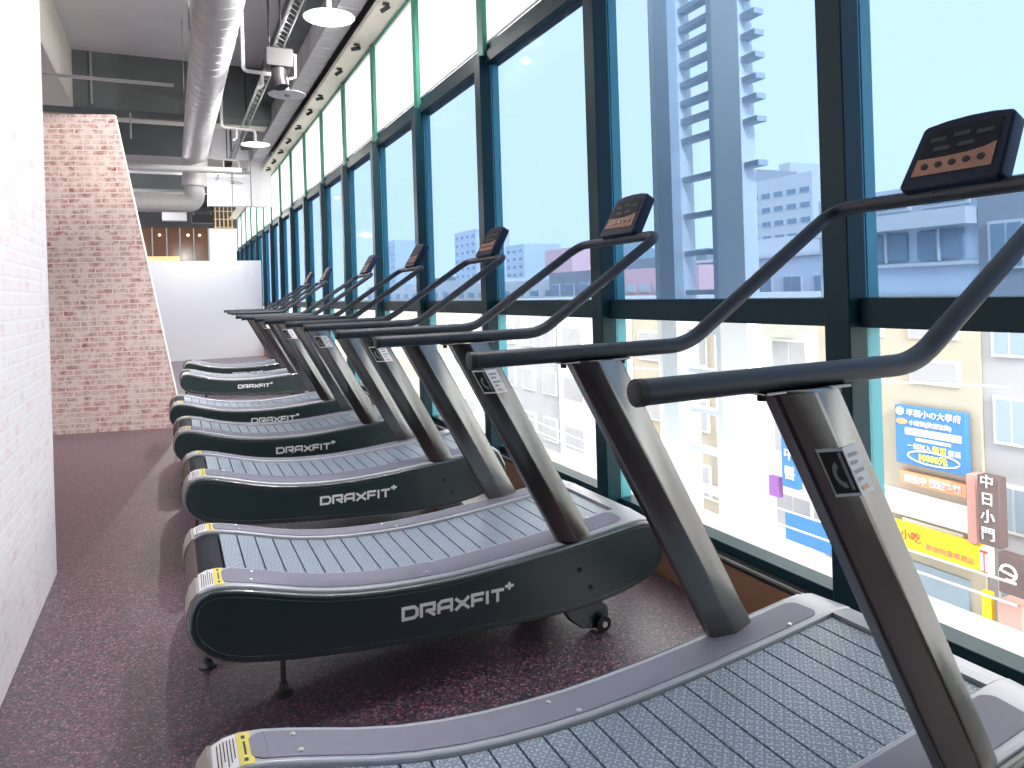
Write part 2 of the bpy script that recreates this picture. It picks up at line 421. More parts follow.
def make_treadmill(first_label):
    root = empty('curved_treadmill')
    # body between the sides
    b = MB(); b.prism(inset(PROF, .022), XZ, FW+.005, W-FW-.005); b.build('deck_body', 'gap', root)
    for side in (0, 1):
        v = (lambda x: x) if side == 0 else (lambda x: W-x)
        b = MB(); b.prism(inset(PROF, .009), XZ, v(.0), v(.026))
        p = b.build('side_panel', 'panel', root, bevel=.009, seg=3)
        # raised rim line following the top edge and the bottom edge of the panel
        ri = inset(PROF, .030); r = MB()
        r.tube([(q[0], v(-.0005), q[1]) for q in ri[1:]+ri[:2]], .0020, 6, cap=False)
        r.build('rim', 'panel_rim', p, smooth=True)
        b = MB(); n_ = len(PROF)      # frame rail; its top face rises slightly toward the belt
        ra = [(q[0], v(.022), q[1]) for q in PROF]; rb = [(q[0], v(FW-.002), q[1]+(RISE if i < len(TOP) and .05 < q[0] < 1.75 else 0)) for i, q in enumerate(PROF)]
        b.add(ra+rb, [tuple(range(n_))[::-1], tuple(range(n_, 2*n_))]+[(i, (i+1) % n_, n_+(i+1) % n_, n_+i) for i in range(n_)])
        b.build('side_frame', 'frame', root, bevel=.005)
        # brown end cap wrapped round the rear end of the frame
        seq = [(.14, .24), (.11, .252), (.062, .285), (.028, .325), (.01, .375), (.012, .42), (.024, .458), (.042, .482)]
        b = MB(); outer = seq; inn = [(q[0]+.02, q[1]+(.0 if q[1] > .3 else .02)) for q in seq][::-1]
        b.prism(outer+inn, XZ, v(.0225), v(FW)); b.build('end_cap', 'endcap', root)
        # grey grip pad
        us = lin(.15, 1.60, 40); b = MB()
        strip(b, us, v(.042), v(.148), .0022, .006)
        for uc in (.15, 1.60):
            for k in range(6):
                a0, a1 = k/6, (k+1)/6; du = .03*(1 if uc > 1 else -1)
                h0, h1 = .053*math.sqrt(1-(a0*.8)**2), .053*math.sqrt(1-(a1*.8)**2)
                c = .095; x0, x1 = uc+du*a0, uc+du*a1
                vs = []
                for x, hh in ((x0, h0), (x1, h1)):
                    for q in (c-hh, c+hh):
                        vs.append((x, v(q), ztop(x)+.0022+rz(q))); vs.append((x, v(q), ztop(x)-.004))
                b.add(vs, [(0, 4, 6, 2), (0, 1, 5, 4), (2, 6, 7, 3), (4, 5, 7, 6), (1, 3, 7, 5)])
        b.build('grip_pad', 'pad', root)
        for (u, q) in ((.205, .062), (.212, .128), (.80, .068), (.845, .138), (1.52, .142)):
            b = MB(); b.lathe([(.0065, -.003), (.0065, .002), (.004, .004)], (u, v(q), ztop(u)+.002+rz(q)), 10); b.build('bolt', 'bolt', root, smooth=True)
        # warning label at the rear corner
        b = MB(); strip(b, lin(.052, .096, 5), v(.032), v(.158), .0012, .001)
        lw = b.build('warning_label', 'label_w', root)
        b = MB(); strip(b, lin(.0965, .124, 4), v(.032), v(.158), .0012, .001); b.build('yellow_band', 'label_y', lw)
        b = MB()
        for k in range(6): strip(b, lin(.060+k*.006, .062+k*.006, 2), v(.046), v(.148 - (k % 3)*.012), .0018, .0005)
        for q in (.052, .140): strip(b, lin(.106, .113, 2), v(q-.006), v(q+.006), .0018, .0005)
        strip(b, lin(.108, .112, 2), v(.070), v(.122), .0018, .0005)
        b.build('print', 'label_k', lw)
    # panel bolts near side
    for (u, z) in ((1.395, .300), (1.440, .225)):
        b = MB(); b.lathe([(.009, -.004), (.009, .0), (.005, .001)], (u, -.001, z), 12, 'y'); b.build('panel_bolt', 'label_k', root)
    logo(root, .682, .262, .425, .046, -.028)
    # roller guard at the rear, belt, front cover
    b = MB(); seq = [(.14, .24), (.11, .252), (.062, .285), (.028, .325), (.01, .375), (.012, .42), (.024, .458), (.040, .478)]
    seq = [(x+.006, z) for x, z in seq]
    b.prism(seq+[(q[0]+.02, q[1]+.004) for q in seq][::-1], XZ, FW, W-FW); b.build('roller_guard', 'roller', root)
    b = MB(); strip(b, [.046, .055, .07, .085, .10, .118, .132], FW+.003, W-FW-.003, -.012, .012); b.build('belt_edge_slat', 'entry', root)
    b = MB(); n = 23; u0, u1 = .138, 1.655; st = (u1-u0)/n
    for i in range(n):
        a = u0+i*st; strip(b, [a+.003, a+st/2, a+st-.003], FW+.004, W-FW-.004, -.012, .012)
    belt = b.build('running_belt', 'tread', root)
    b = MB(); strip(b, [1.66, 1.69, 1.72, 1.735, 1.75], FW-.002, W-FW+.002, -.002, .02)
    b.prism([(1.75, .42), (1.762, .412), (1.80, .33), (1.803, .285), (1.785, .24), (1.72, .19), (1.70, .21), (1.76, .26), (1.77, .33)], XZ, FW, W-FW)
    b.build('front_cover', 'frame', root)
    # underside frame, feet, transport wheels
    for k, q in enumerate((.13, W-.17)):
        fx, fv = ((.315, .225), (.085, W-.19))[k]
        b = MB(); b.tube([(fx, fv, .0), (fx, fv, .26+.06*k)], .010, 10)
        b.lathe([(.034, 0), (.034, .010), (.018, .018), (.015, .04)], (fx, fv, 0), 20)
        b.build('levelling_foot', 'foot', root, smooth=True)
        b = MB(); b.prism([(1.31, .20), (1.46, .20), (1.575, .085), (1.58, .05), (1.565, .02), (1.52, .006), (1.45, .02), (1.40, .06)], XZ, q-.04, q-.0)
        br = b.build('wheel_bracket', 'panel', root, bevel=.006)
        b = MB(); b.lathe([(.012, -.014), (.032, -.012), (.032, .012), (.012, .014)], (1.537, q-.056, .032), 24, 'y'); wl = b.build('wheel', 'black', root, smooth=True)
        b = MB(); b.lathe([(.012, -.02), (.012, .0)], (1.537, q-.054, .032), 12, 'y'); b.build('axle', 'bolt', wl, smooth=True)
    # posts
    for side, vc in ((0, .042), (1, W-.042)):
        b = MB(); n = 6
        lo, hi = [], []
        for q in SEC:
            xb = post_pt(q, .30); zb = ztop(min(max(post_pt(q, .40), .02), 1.75))-.010
            lo.append((post_pt(q, zb), vc+q[1], zb)); hi.append((post_pt(q, 1.203), vc+q[1], 1.203))
        b.add(lo+hi, [(5, 4, 3, 2, 1, 0), (6, 7, 8, 9, 10, 11)]+[(i, (i+1) % 6, 6+(i+1) % 6, 6+i) for i in range(6)])
        p = b.build('post', 'post', root, bevel=.006, seg=2)
        # mounting plate under the rail
        x = post_pt((0, 0), 1.2)
        b = MB(); b.box(x-.10, x+.10, vc-.022, vc+.022, 1.197, 1.203); b.build('mounting_plate', 'post', root, bevel=.002)
        for dx in (-.088, .088):
            b = MB(); b.lathe([(.008, -.006), (.008, .006)], (x+dx, vc, 1.193), 8); b.build('plate_bolt', 'black', root)
        if side == 0:
            # sticker wrapped round the ridge of the post
            def sp(a, z, off):
                """a in [-1,1] across the ridge"""
                e = SEC[0] if a < 0 else SEC[2]; m_ = SEC[1]; t = abs(a)
                q = (m_[0]+(e[0]-m_[0])*t, m_[1]+(e[1]-m_[1])*t)
                return (post_pt(q, z), vc+q[1]-off, z)
            def quadst(mb, a0, a1, z0, z1, off):
                mb.add([sp(a0, z0, off), sp(a1, z0, off), sp(a1, z1, off), sp(a0, z1, off)], [(0, 1, 2, 3)])
            zc0, zc1 = 1.012, 1.10
            b = MB(); quadst(b, -.66, -.0, zc0, zc1, .0015); quadst(b, 0, .60, zc0+.0, zc1+.0, .0015)
            st_ = b.build('sticker', 'label_w', root)
            b = MB(); quadst(b, -.62, -.04, zc0+.006, zc1-.006, .0025); b.build('sticker_black_field', 'label_k', st_)
            b = MB()
            pts = [(-.54+.42*t, None) for t in ()]
            ring = []
            for k in range(17):
                a = PI*.5+PI*k/16*1.0
                ring.append((-.30+.20*math.cos(a+.2), (zc0+zc1)/2-.004+.024*math.sin(a+.2)))
            for k in range(16):
                (a0, z0), (a1, z1) = ring[k], ring[k+1]
                m0 = (-.30+(a0+.30)*.55, (zc0+zc1)/2-.004+(z0-(zc0+zc1)/2+.004)*.55); m1 = (-.30+(a1+.30)*.55, (zc0+zc1)/2-.004+(z1-(zc0+zc1)/2+.004)*.55)
                b.add([sp(a0, z0, .0034), sp(a1, z1, .0034), sp(*m1, .0034), sp(*m0, .0034)], [(0, 1, 2, 3)])
            quadst(b, -.20, -.12, zc0+.012, zc1-.008, .0034)
            b.build('emblem', 'label_g', st_)
            b = MB()
            for k, (z, a1) in enumerate(((zc1-.016, .5), (zc1-.030, .38), (zc1-.046, .52), (zc1-.060, .30))): quadst(b, .10, a1, z-.003, z+.003, .0028)
            b.build('sticker_print', 'label_g', st_)
            b = MB(); quadst(b, .12, .40, zc0+.008, zc0+.016, .0028); b.build('sticker_orange_line', 'label_o', st_)
    # handrail: one bent tube with two straight arms and a cross bar
    zr, va, vb = 1.222, .042, W-.042
    path = fillet([(.645, va, zr), (1.275, va, zr), (1.855, va, 1.605), (1.865, vb, 1.605), (1.275, vb, zr), (.645, vb, zr)],
                  [.20, .075, .075, .20], 10)
    b = MB(); b.tube(path, .0205, 18); hr = b.build('handrail', 'rail', root, smooth=True)
    for q in (va, vb):
        b = MB(); b.lathe([(.016, -.012), (.0215, -.010), (.0215, .004), (.018, .004)], (.642, q, zr), 18, 'x'); b.build('rail_end_cap', 'black', hr, smooth=True)
    # console
    cv = .33
    ez = Vector((.50, 0, .866)); ex = Vector((0, -1, 0)); org = Vector((1.845, cv, 1.628))
    # screen faces -x and up;  local a = across (to the user's right, -y), c = up along the face
    nrm = Vector((-.866, 0, .50))
    def cp(a, c, d): return org + ex*a + ez*c + nrm*d
    out = [(-.135, .0), (-.125, -.012), (.125, -.012), (.135, .0), (.122, .185), (.112, .196), (.06, .205), (0, .208), (-.06, .205), (-.112, .196), (-.122, .185)]
    b = MB(); b.prism(out, lambda p, t: cp(p[0], p[1], t), -.032, .018)
    con = b.build('console', 'console', root, bevel=.007, seg=3)
    b = MB(); b.prism([(-.105, .03), (.105, .03), (.098, .175), (-.098, .175)], lambda p, t: cp(p[0], p[1], t), .017, .0195)
    b.build('display_panel', 'screen', con)
    b = MB()
    for (a, c) in ((-.062, .140), (0, .146), (.062, .140), (-.045, .108), (.02, .110)):
        b.prism([(a-.022, c-.007), (a+.022, c-.007), (a+.022, c+.007), (a-.022, c+.007)], lambda p, t: cp(p[0], p[1], t), .0195, .0208)
    b.build('readout_window', 'readout', con)
    b = MB(); b.prism([(-.106, .026), (.106, .026), (.102, .098), (.07, .086), (.03, .080), (-.03, .078), (-.103, .080)], lambda p, t: cp(p[0], p[1], t), .019, .0212)
    b.build('control_strip', 'copper', con)
    for k in range(5):
        b = MB(); c = cp(-.074+k*.037, .052+.001*k, .0212)
        ring = [c+(ex*math.cos(2*PI*j/12)+ez*math.sin(2*PI*j/12))*.0095 for j in range(12)]
        b.add(ring+[p+nrm*.003 for p in ring], [tuple(range(12)), tuple(range(12, 24))]+[(j, (j+1) % 12, 12+(j+1) % 12, 12+j) for j in range(12)])
        b.build('button', 'button', con)
    b = MB(); b.box(1.84, 1.885, cv-.05, cv+.05, 1.595, 1.640); b.build('console_bracket', 'console', root, bevel=.004)
    return root

def copy_tree(o, parent=None):
    c = o.copy(); COL.objects.link(c)
    if parent: c.parent = parent
    for ch in list(o.children): copy_tree(ch, c)
    return c

proto = make_treadmill('')
# x, y, small turn about z (radians), label
TR = [(-.005, .852, 0, 'black curved treadmill closest to the viewer, its front half filling the bottom right corner'),
      (.0, 2.39, 0, 'second nearest black curved treadmill, shown whole with large silver lettering on its side'),
      (.01, 3.94, 0, 'third black curved treadmill counted from the viewer, directly behind the one shown whole'),
      (-.03, 5.42, 0, 'fourth black curved treadmill counted from the viewer, middle one of the seven'),
      (-.06, 6.90, 0, 'fifth black curved treadmill, its rear end sticking out farthest left of the far ones'),
      (.05, 9.75, 0, 'sixth black curved treadmill, greyish side, standing behind a wide gap in the row'),
      (.115, 11.5, 0, 'farthest black curved treadmill, mostly hidden, in front of the white partition')]
for i, (x, y, t, lb) in enumerate(TR):
    o = proto if i == 0 else copy_tree(proto)
    o.location = (x, y, 0); o.rotation_euler = (0, 0, t)
    tag(o, lb, 'treadmill', 'row of curved treadmills along the windows')

# ------------------------------------------------------------------ room shell
ZS = 5.2
struct(bx('floor', 'floor', -4.3, 2.10, -3.1, 28, -.12, 0))
struct(bx('ceiling', 'slab', -4.3, 2.45, -3.1, 28, ZS, ZS+.25))
def wall_local(name, m, loc, rz, outline, thick):
    b = MB(); b.prism(outline, lambda p, t: (p[0], t, p[1]), 0, thick)
    o = b.build(name, m); o.location = loc; o.rotation_euler = (0, 0, rz); return struct(o)
# near left wall (plane x=-.575), ends at y=4.36 ; local x runs along +y
wall_local('wall_left', 'brick_pale', (-.575, 1.4, 0), PI/2, [(0, 0), (2.96, 0), (2.96, ZS), (0, ZS)], .18)
wall_local('wall_left_unseen', 'dark_wall', (-.575, -3.1, 0), PI/2, [(0, 0), (4.5, 0), (4.5, ZS), (0, ZS)], .18)  # unseen stretch, made dark so the post faces reflect black
# angled brick feature wall
A, B = Vector((-1.171, 9.06)), Vector((.075, 8.73)); d = (B-A).normalized(); ang = math.atan2(d.y, d.x)
A0 = A-d*2.6; Lb = (B-A0).length
wall_local('wall_back', 'brick', (A0.x, A0.y, 0), ang, [(0, 0), (Lb, 0), (Lb-.61, 3.46), (0, 3.46)], .055)
b = MB(); b.prism([(Lb, 0), (Lb+.006, 0), (Lb-.604, 3.46), (Lb-.61, 3.46)], lambda p, t: (p[0], t, p[1]), -.002, .056)
o = b.build('trim_1', 'cream'); o.location = (A0.x, A0.y, 0); o.rotation_euler = (0, 0, ang); struct(o)
struct(bx('wall_far_left', 'slab', -4.3, -4.15, -3.1, 28, 0, ZS))
struct(bx('wall_rear', 'dark_wall', -4.3, 2.45, -3.25, -3.1, 0, ZS))
struct(bx('wall_far', 'drywall', -4.3, 2.2, 27.6, 27.75, 0, 4.0))
struct(bx('wall_far_upper', 'dark_wall', -4.3, 2.2, 27.6, 27.75, 4.0, ZS))
o = bx('partition', 'drywall', -3.6, 2.03, 18.7, 18.85, 0, 2.37)
tag(o, 'plain white partition wall closing the row of treadmills at the far end', 'partition')
# white bulkhead above, between gym and far hall
o = struct(bx('trim_2', 'drywall', .75, 2.04, 16.4, 16.55, 3.42, ZS))
b = MB()
for x in (1.24, 1.62): b.box(x-.008, x+.008, 16.39, 16.4, 3.42, 4.6)
struct(b.build('trim_3', 'pipe_grey'))

# ------------------------------------------------------------------ window wall
MY = [1.725+1.525*k for k in range(-3, 17)]
for k, y in enumerate(MY):
    b = MB(); b.box(2.05, 2.135, y-.052, y+.052, 0.22, 3.10)
    tr = struct(b.build('trim_%d' % (10+k), 'teal', bevel=.004))
    b = MB(); b.box(2.137, 2.20, y-.050, y+.050, .22, 4.2); struct(b.build('outer_fin', 'mint', tr))
    b = MB(); b.box(2.08, 2.135, y-.052, y+.052, 3.10, 4.3)
    struct(b.build('trim_%d' % (40+k), 'teal_lit', bevel=.004))
y0, y1 = MY[0]-.06, MY[-1]+.06
struct(bx('trim_70', 'teal', 2.10, 2.22, y0, y1, 1.225, 1.325, bevel=.004))       # middle transom
struct(bx('trim_71', 'teal', 2.10, 2.22, y0, y1, 3.045, 3.13, bevel=.004))        # upper transom
struct(bx('trim_72', 'teal', 2.12, 2.22, y0, y1, 3.13, 3.19, bevel=.004))
struct(bx('trim_73', 'teal_lit', 2.09, 2.22, y0, y1, 4.16, 4.24))
struct(bx('trim_74', 'brown', 2.085, 2.10, y0, y1, 0, .205))                      # riser board
struct(bx('trim_75', 'black', 2.078, 2.12, y0, y1, .205, .216))
struct(bx('trim_76', 'silver', 2.085, 2.125, y0, y1, .216, .224))
struct(bx('trim_77', 'black', 2.10, 2.14, y0, y1, .224, .229))
struct(bx('trim_78', 'teal', 2.125, 2.22, y0, y1, .20, .268, bevel=.003))         # sill frame
struct(bx('trim_79', 'cream', 1.86, 2.09, y0, y1, 4.19, 4.24))                    # blind pocket
struct(bx('wall_right_upper', 'cream', 2.10, 2.45, y0, y1, 4.24, ZS))
struct(bx('wall_right_lower', 'o_white', 2.10, 2.22, y0, y1, -.3, .20))
for k in range(len(MY)-1):
    a, c = MY[k]+.05, MY[k+1]-.05
    w = empty('window_%d' % (k+1), (2.145, (a+c)/2, .26)); struct(w)
    def pane(n, m, z0, z1):
        b = MB(); b.box(-.004, .004, -(c-a)/2, (c-a)/2, z0-.26, z1-.26); struct(b.build(n, m, w))
    pane('lower_pane', 'glass_low', .262, 1.225); pane('middle_pane', 'glass_mid', 1.325, 3.045)
    r = empty('roller_blind', (2.115, (a+c)/2, 3.19))
    b = MB(); b.box(-.001, .001, -(c-a)/2+.006, (c-a)/2-.006, .014, .97); b.build('blind_fabric', 'blind', r)
    b = MB(); b.box(-.006, .006, -(c-a)/2+.006, (c-a)/2-.006, .002, .016); b.build('bottom_bar', 'white', r)
    b = MB(); b.tube([(0, -(c-a)/2+.006, .985), (0, (c-a)/2-.006, .985)], .018, 10); b.build('blind_roller', 'white', r, smooth=True)
    tag(r, 'cream roller blind drawn over a top window pane of the glass wall', 'blind', 'roller blinds along the top of the windows')

# small black spotlights under the blind pocket
sy = [3.1, 4.2, 5.3, 6.65, 7.85, 8.75, 10.0, 10.8, 11.85, 12.9, 13.9, 14.9, 15.8]
for k, y in enumerate(sy):
    e = empty('spotlight', (1.93, y, 4.19))
    b = MB(); b.box(-.03, .03, -.02, .02, -.02, 0); b.build('bracket', 'black', e)
    dv = Vector((-.55, .35, -.35)) if k % 2 else Vector((-.8, -.1, -.25)); dv.normalize()
    b = MB(); b.tube([Vector((0, 0, -.05))-dv*.04, Vector((0, 0, -.05))+dv*.06], .022, 14); b.build('lamp_head', 'black', e, smooth=True)
    tag(e, 'small black spotlight mounted on the cream ledge above the blinds', 'spotlight', 'spotlights on the ledge above the blinds')

# ------------------------------------------------------------------ ceiling services
# beams
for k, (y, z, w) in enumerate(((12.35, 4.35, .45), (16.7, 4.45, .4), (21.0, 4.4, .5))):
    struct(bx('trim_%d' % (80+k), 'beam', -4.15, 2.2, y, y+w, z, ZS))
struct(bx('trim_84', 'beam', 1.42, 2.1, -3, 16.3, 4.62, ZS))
o = bx('ceiling_box', 'cream', -2.4, -1.24, 2.0, 12.33, 4.34, ZS); tag(o, 'cream boxed duct along the upper left of the ceiling', 'duct')
# rectangular duct beside the windows
e = empty('rectangular_duct', (1.58, 0, 4.3))
b = MB(); ys = []
for k in range(60):
    y = -2.5+k*.312
    if y > 16.1: break
    ys += [(y, 0), (y+.296, 0), (y+.298, .005), (y+.310, .005)]
vs = []; fs = []
for y, g in ys: vs += [(-g, y, -g), (.24+g, y, -g), (.24+g, y, .3+g), (-g, y, .3+g)]
for k in range(len(ys)-1):
    for q in range(4): fs.append((k*4+q, k*4+(q+1) % 4, k*4+4+(q+1) % 4, k*4+4+q))
fs += [(0, 1, 2, 3), (len(ys)*4-4, len(ys)*4-3, len(ys)*4-2, len(ys)*4-1)]
b.add(vs, fs); b.build('duct_body', 'duct_grey', e)
for y in (1, 4, 7, 10, 13):
    for x in (.0, .24):
        b = MB(); b.tube([(x, y, .1), (x, y, .899)], .006, 6); b.build('hanger_rod', 'pipe_grey', e)
tag(e, 'long grey rectangular air duct running beside the blinds', 'duct')
# round spiral duct
e = empty('round_duct', (.44, 0, 4.0))
R = .205
prof = fillet([(0, -2.5, 0), (0, 13.2, 0), (-.02, 14.3, -.95), (-1.2, 14.5, -1.0), (-3.6, 14.5, -1.0)], [.25, .15, .1], 6)
prof = [(0, -2.5, 0), (0, 13.3, 0)]
pr = []
for k in range(65):
    y = -2.5+k*.245
    if y > 13.1: break
    pr += [(R, y), (R, y+.234), (R+.0035, y+.237), (R+.0035, y+.242)]
b = MB(); b.lathe(pr+[(R, 13.3)], (0, 0, 0), 36, 'y'); b.build('straight_run', 'duct', e, smooth=True)
b = MB(); b.tube(fillet([(0, 13.3, 0), (0, 13.75, 0), (-.02, 13.8, -.55)], [.16], 8), R, 28); b.build('elbow', 'duct', e, smooth=True)
b = MB(); b.tube(fillet([(-.02, 13.8, -.5), (-.02, 13.85, -.86), (-3.6, 13.9, -.88)], [.14], 8), .16, 28); b.build('branch', 'duct', e, smooth=True)
for y in (1.5, 4.5, 7.5, 10.5):
    for x in (-.215, .215):
        b = MB(); b.tube([(x, y, 0), (x, y, 1.199)], .006, 6); b.build('hanger_rod', 'pipe_grey', e)
tag(e, 'big white round ventilation duct running down the ceiling and turning left', 'duct')
def hung_box(name, m, x0, x1, y0_, y1_, z0, z1, label, cat='duct'):
    e = empty(name, ((x0+x1)/2, (y0_+y1_)/2, z0)); hx, hy = (x1-x0)/2, (y1_-y0_)/2
    b = MB(); b.box(-hx, hx, -hy, hy, 0, z1-z0); b.build('duct_body', m, e, bevel=.01)
    for q in (-.8, .8):
        b = MB(); b.tube([(q*hx, 0, z1-z0-.01), (q*hx, 0, ZS-z0-.001)], .007, 6); b.build('hanger_rod', 'pipe_grey', e)
    return tag(e, label, cat)
# cream cross duct
hung_box('cross_duct', 'cream', -1.9, 1.57, 12.9, 13.2, 4.35, 4.55, 'cream flat duct crossing the ceiling behind the round duct')
hung_box('cross_duct', 'duct', -1.9, 1.5, 15.45, 15.8, 3.95, 4.25, 'pale flat duct crossing the ceiling farther back near the far beam')
def pipe(name, m, path, r, label):
    b = MB(); b.tube(path, r, 10); o = b.build(name, m, smooth=True); tag(o, label, 'pipe'); return o
pipe('ceiling_pipe', 'pipe', [(-2.6, 10.2, 4.2), (.1, 10.2, 4.2)], .022, 'thin pale pipe crossing above the top of the brick wall')
pipe('ceiling_pipe', 'pipe', [(-2.2, 13.1, 3.62), (1.15, 13.1, 3.62)], .055, 'thick pale pipe crossing beneath the end of the round duct')
pipe('ceiling_pipe', 'pipe_grey', [(-2.2, 14.9, 3.95), (1.4, 14.9, 3.95)], .03, 'slim grey pipe crossing farther back above the partition')
pipe('ceiling_pipe', 'pipe', [(-.5, 12.5, 3.95), (-.5, 12.5, 4.9)], .014, 'short upright white pipe hanging right of the brick wall top')
pipe('ceiling_pipe', 'pipe_grey', [(-1.0, 12.31, 4.4), (-1.0, 12.31, 5.18)], .02, 'dark upright pipe on the face of the concrete beam')
pipe('ceiling_pipe', 'pipe', [(.72, 3, 4.45), (.72, 15.5, 4.45)], .018, 'thin white pipe running lengthways right of the round duct')
# disc lamps on bent pipes
for k, (x, y) in enumerate(((1.24, 5.95), (1.245, 8.37), (1.19, 11.2), (1.16, 13.7), (1.14, 15.0))):
    e = empty('disc_lamp', (x, y, 3.7))
    b = MB(); b.lathe([(.205, 0), (.21, .004), (.10, .028), (.03, .045), (.022, .07)], (0, 0, 0), 36); b.build('lamp_shade', 'white', e, smooth=True)
    b = MB(); b.lathe([(.03, -.018), (.03, .0)], (0, 0, 0), 14); b.build('lamp_socket', 'pipe_grey', e, smooth=True)
    b = MB(); b.tube(fillet([(0, 0, .05), (0, 0, .21), (-.46, 0, .23), (-.46, 0, 1.5)], [.05, .05], 5), .021, 12); b.build('pipe_arm', 'pipe', e, smooth=True)
    if k:
        b = MB(); b.tube(fillet([(-.26, 0, .22), (-.26, 0, .08), (-.31, 0, .05)], [.03], 4), .016, 10); b.build('branch_stub', 'pipe', e, smooth=True)
    lab = ['nearest of the round white disc lamps hanging from bent pipes', 'second round white disc lamp on a bent pipe, right below the black projector',
           'third round white disc lamp on a bent pipe, counted from the viewer', 'fourth round white disc lamp, near the end of the round duct', 'farthest and smallest round white disc lamp on a bent pipe'][k]
    tag(e, lab, 'ceiling lamp', 'white disc lamps on bent pipes')
# lighting truss
e = empty('lighting_truss', (1.10, 0, 4.08))
b = MB(); y_ = [4.5, 15.2]
for dx, dz in ((-.05, 0), (.05, 0), (0, .09)): b.tube([(dx, y_[0], dz), (dx, y_[1], dz)], .010, 8)
b.build('chords', 'pipe_grey', e, smooth=True)
b = MB(); y = y_[0]; s = 0
while y < y_[1]-.12:
    a = ((-.05, y, 0) if s % 2 == 0 else (.05, y, 0)); c = (0, y+.12, .09); b.tube([a, c], .005, 6)
    b.tube([(-.05, y, 0), (.05, y+.12, 0)], .005, 6); y += .12; s += 1
b.build('lacing', 'pipe_grey', e, smooth=True)
for y in (5.2, 7.7, 11.5, 14.5):
    b = MB(); b.tube([(0, y, .08), (0, y, 1.119)], .012, 8); b.build('drop_rod', 'black', e, smooth=True)
tag(e, 'narrow grey lattice truss hanging lengthways between duct and windows', 'truss')
e = empty('stage_light', (1.10, 7.9, 3.71))
b = MB(); b.box(-.14, .14, -.10, .10, .13, .33); b.build('lamp_base', 'black', e, bevel=.01)
b = MB(); b.tube([(-.10, -.06, .32), (-.10, -.06, 1.489)], .012, 8); b.build('hanger_rod', 'black', e)
b = MB(); b.tube([(0, 0, .13), (0, 0, .02), (.02, -.02, -.07)], .085, 20, r1=.075); b.build('lamp_head', 'black', e, smooth=True)
b = MB(); b.tube([(.13, 0, .30), (.17, 0, .30), (.17, 0, .06), (.10, 0, .03)], .014, 8); b.build('yoke', 'pipe', e, smooth=True)
tag(e, 'black stage light hanging from the truss in the upper middle of the ceiling', 'stage light')
for (x, y, z, lb) in ((1.0, 14.2, 3.85, 'small black stage light farther down the truss'), (-.62, 6.9, 5.03, 'black fixture on the ceiling slab left of the round duct')):
    e = empty('stage_light', (x, y, z)); b = MB(); b.box(-.08, .08, -.07, .07, .04, .17); b.build('lamp_base', 'black', e, bevel=.008)
    b = MB(); b.tube([(0, 0, .06), (.02, 0, -.06)], .05, 14); b.build('lamp_head', 'black', e, smooth=True)
    b = MB(); b.tube([(0, 0, .15), (0, 0, ZS-z-.001)], .01, 6); b.build('hanger_rod', 'black', e); tag(e, lb, 'stage light')
# far hall: amber glazed windows, brass lattice, dark plenum clutter
e = empty('interior_window', (.4, 27.55, 2.7))
b = MB(); b.box(-1.3, .85, 0, .03, .0, 1.30); b.build('amber_glass', 'amber', e)
b = MB()
for x in (-.95, -.5, -.08, .36, .84): b.box(x-.02, x+.02, -.04, 0, 0, 1.3)
b.build('window_bars', 'pipe_grey', e)
b = MB(); b.box(-1.2, -.1, -.05, -.03, .05, .30); b.build('counter_glow', emis('warm_lamp', (1, .55, .2), .9), e)
b = MB()
for x in (-.72, .18, .55): b.lathe([(.0, -.05), (.05, 0), (.0, .05)], (x, -.05, 1.05), 10)
b.build('bulb', emis('bulb_warm', (1, .85, .6), 3), e)
tag(e, 'row of dark amber glazed interior windows above the partition', 'window')
e = empty('brass_lattice_screen', (1.55, 24.0, 3.6))
b = MB()
for k in range(5): b.tube([(-.25+k*.12, 0, 0), (-.25+k*.12, 0, 1.0)], .018, 6)
for k in range(4): b.tube([(-.3, 0, .1+k*.25), (.28, 0, .1+k*.25)], .018, 6)
b.build('lattice', 'gold', e)
for q in (-.2, .2):
    b = MB(); b.tube([(q, 0, .9), (q, 0, ZS-3.601)], .01, 6); b.build('hanger_rod', 'pipe_grey', e); tag(e, 'brass lattice frame hanging beyond the white partition', 'lattice')
for k, (x0, x1, y, z0, z1, m, lb) in enumerate(((-2.5, 1.2, 22.5, 4.05, 4.3, 'black', 'dark flat duct in the far hall beyond the partition'),
        (-.2, .5, 24.5, 3.95, 4.2, 'duct_grey', 'short grey duct box in the far hall'), (.6, 1.2, 23.2, 3.75, 4.0, 'black', 'black box hanging in the far hall beside the brass frame'))):
    hung_box('hall_duct', m, x0, x1, y, y+.3, z0, z1, lb)

# ------------------------------------------------------------------ outside
struct(bx('trim_90', 'o_white', 2.22, 2.52, y0, y1, .06, .20))
struct(bx('trim_91', 'o_white', 2.22, 2.60, y0, y1, -.45, .06))
ground = struct(bx('ground', 'o_street', 2.6, 260, -60, 420, -7.2, -7.0))
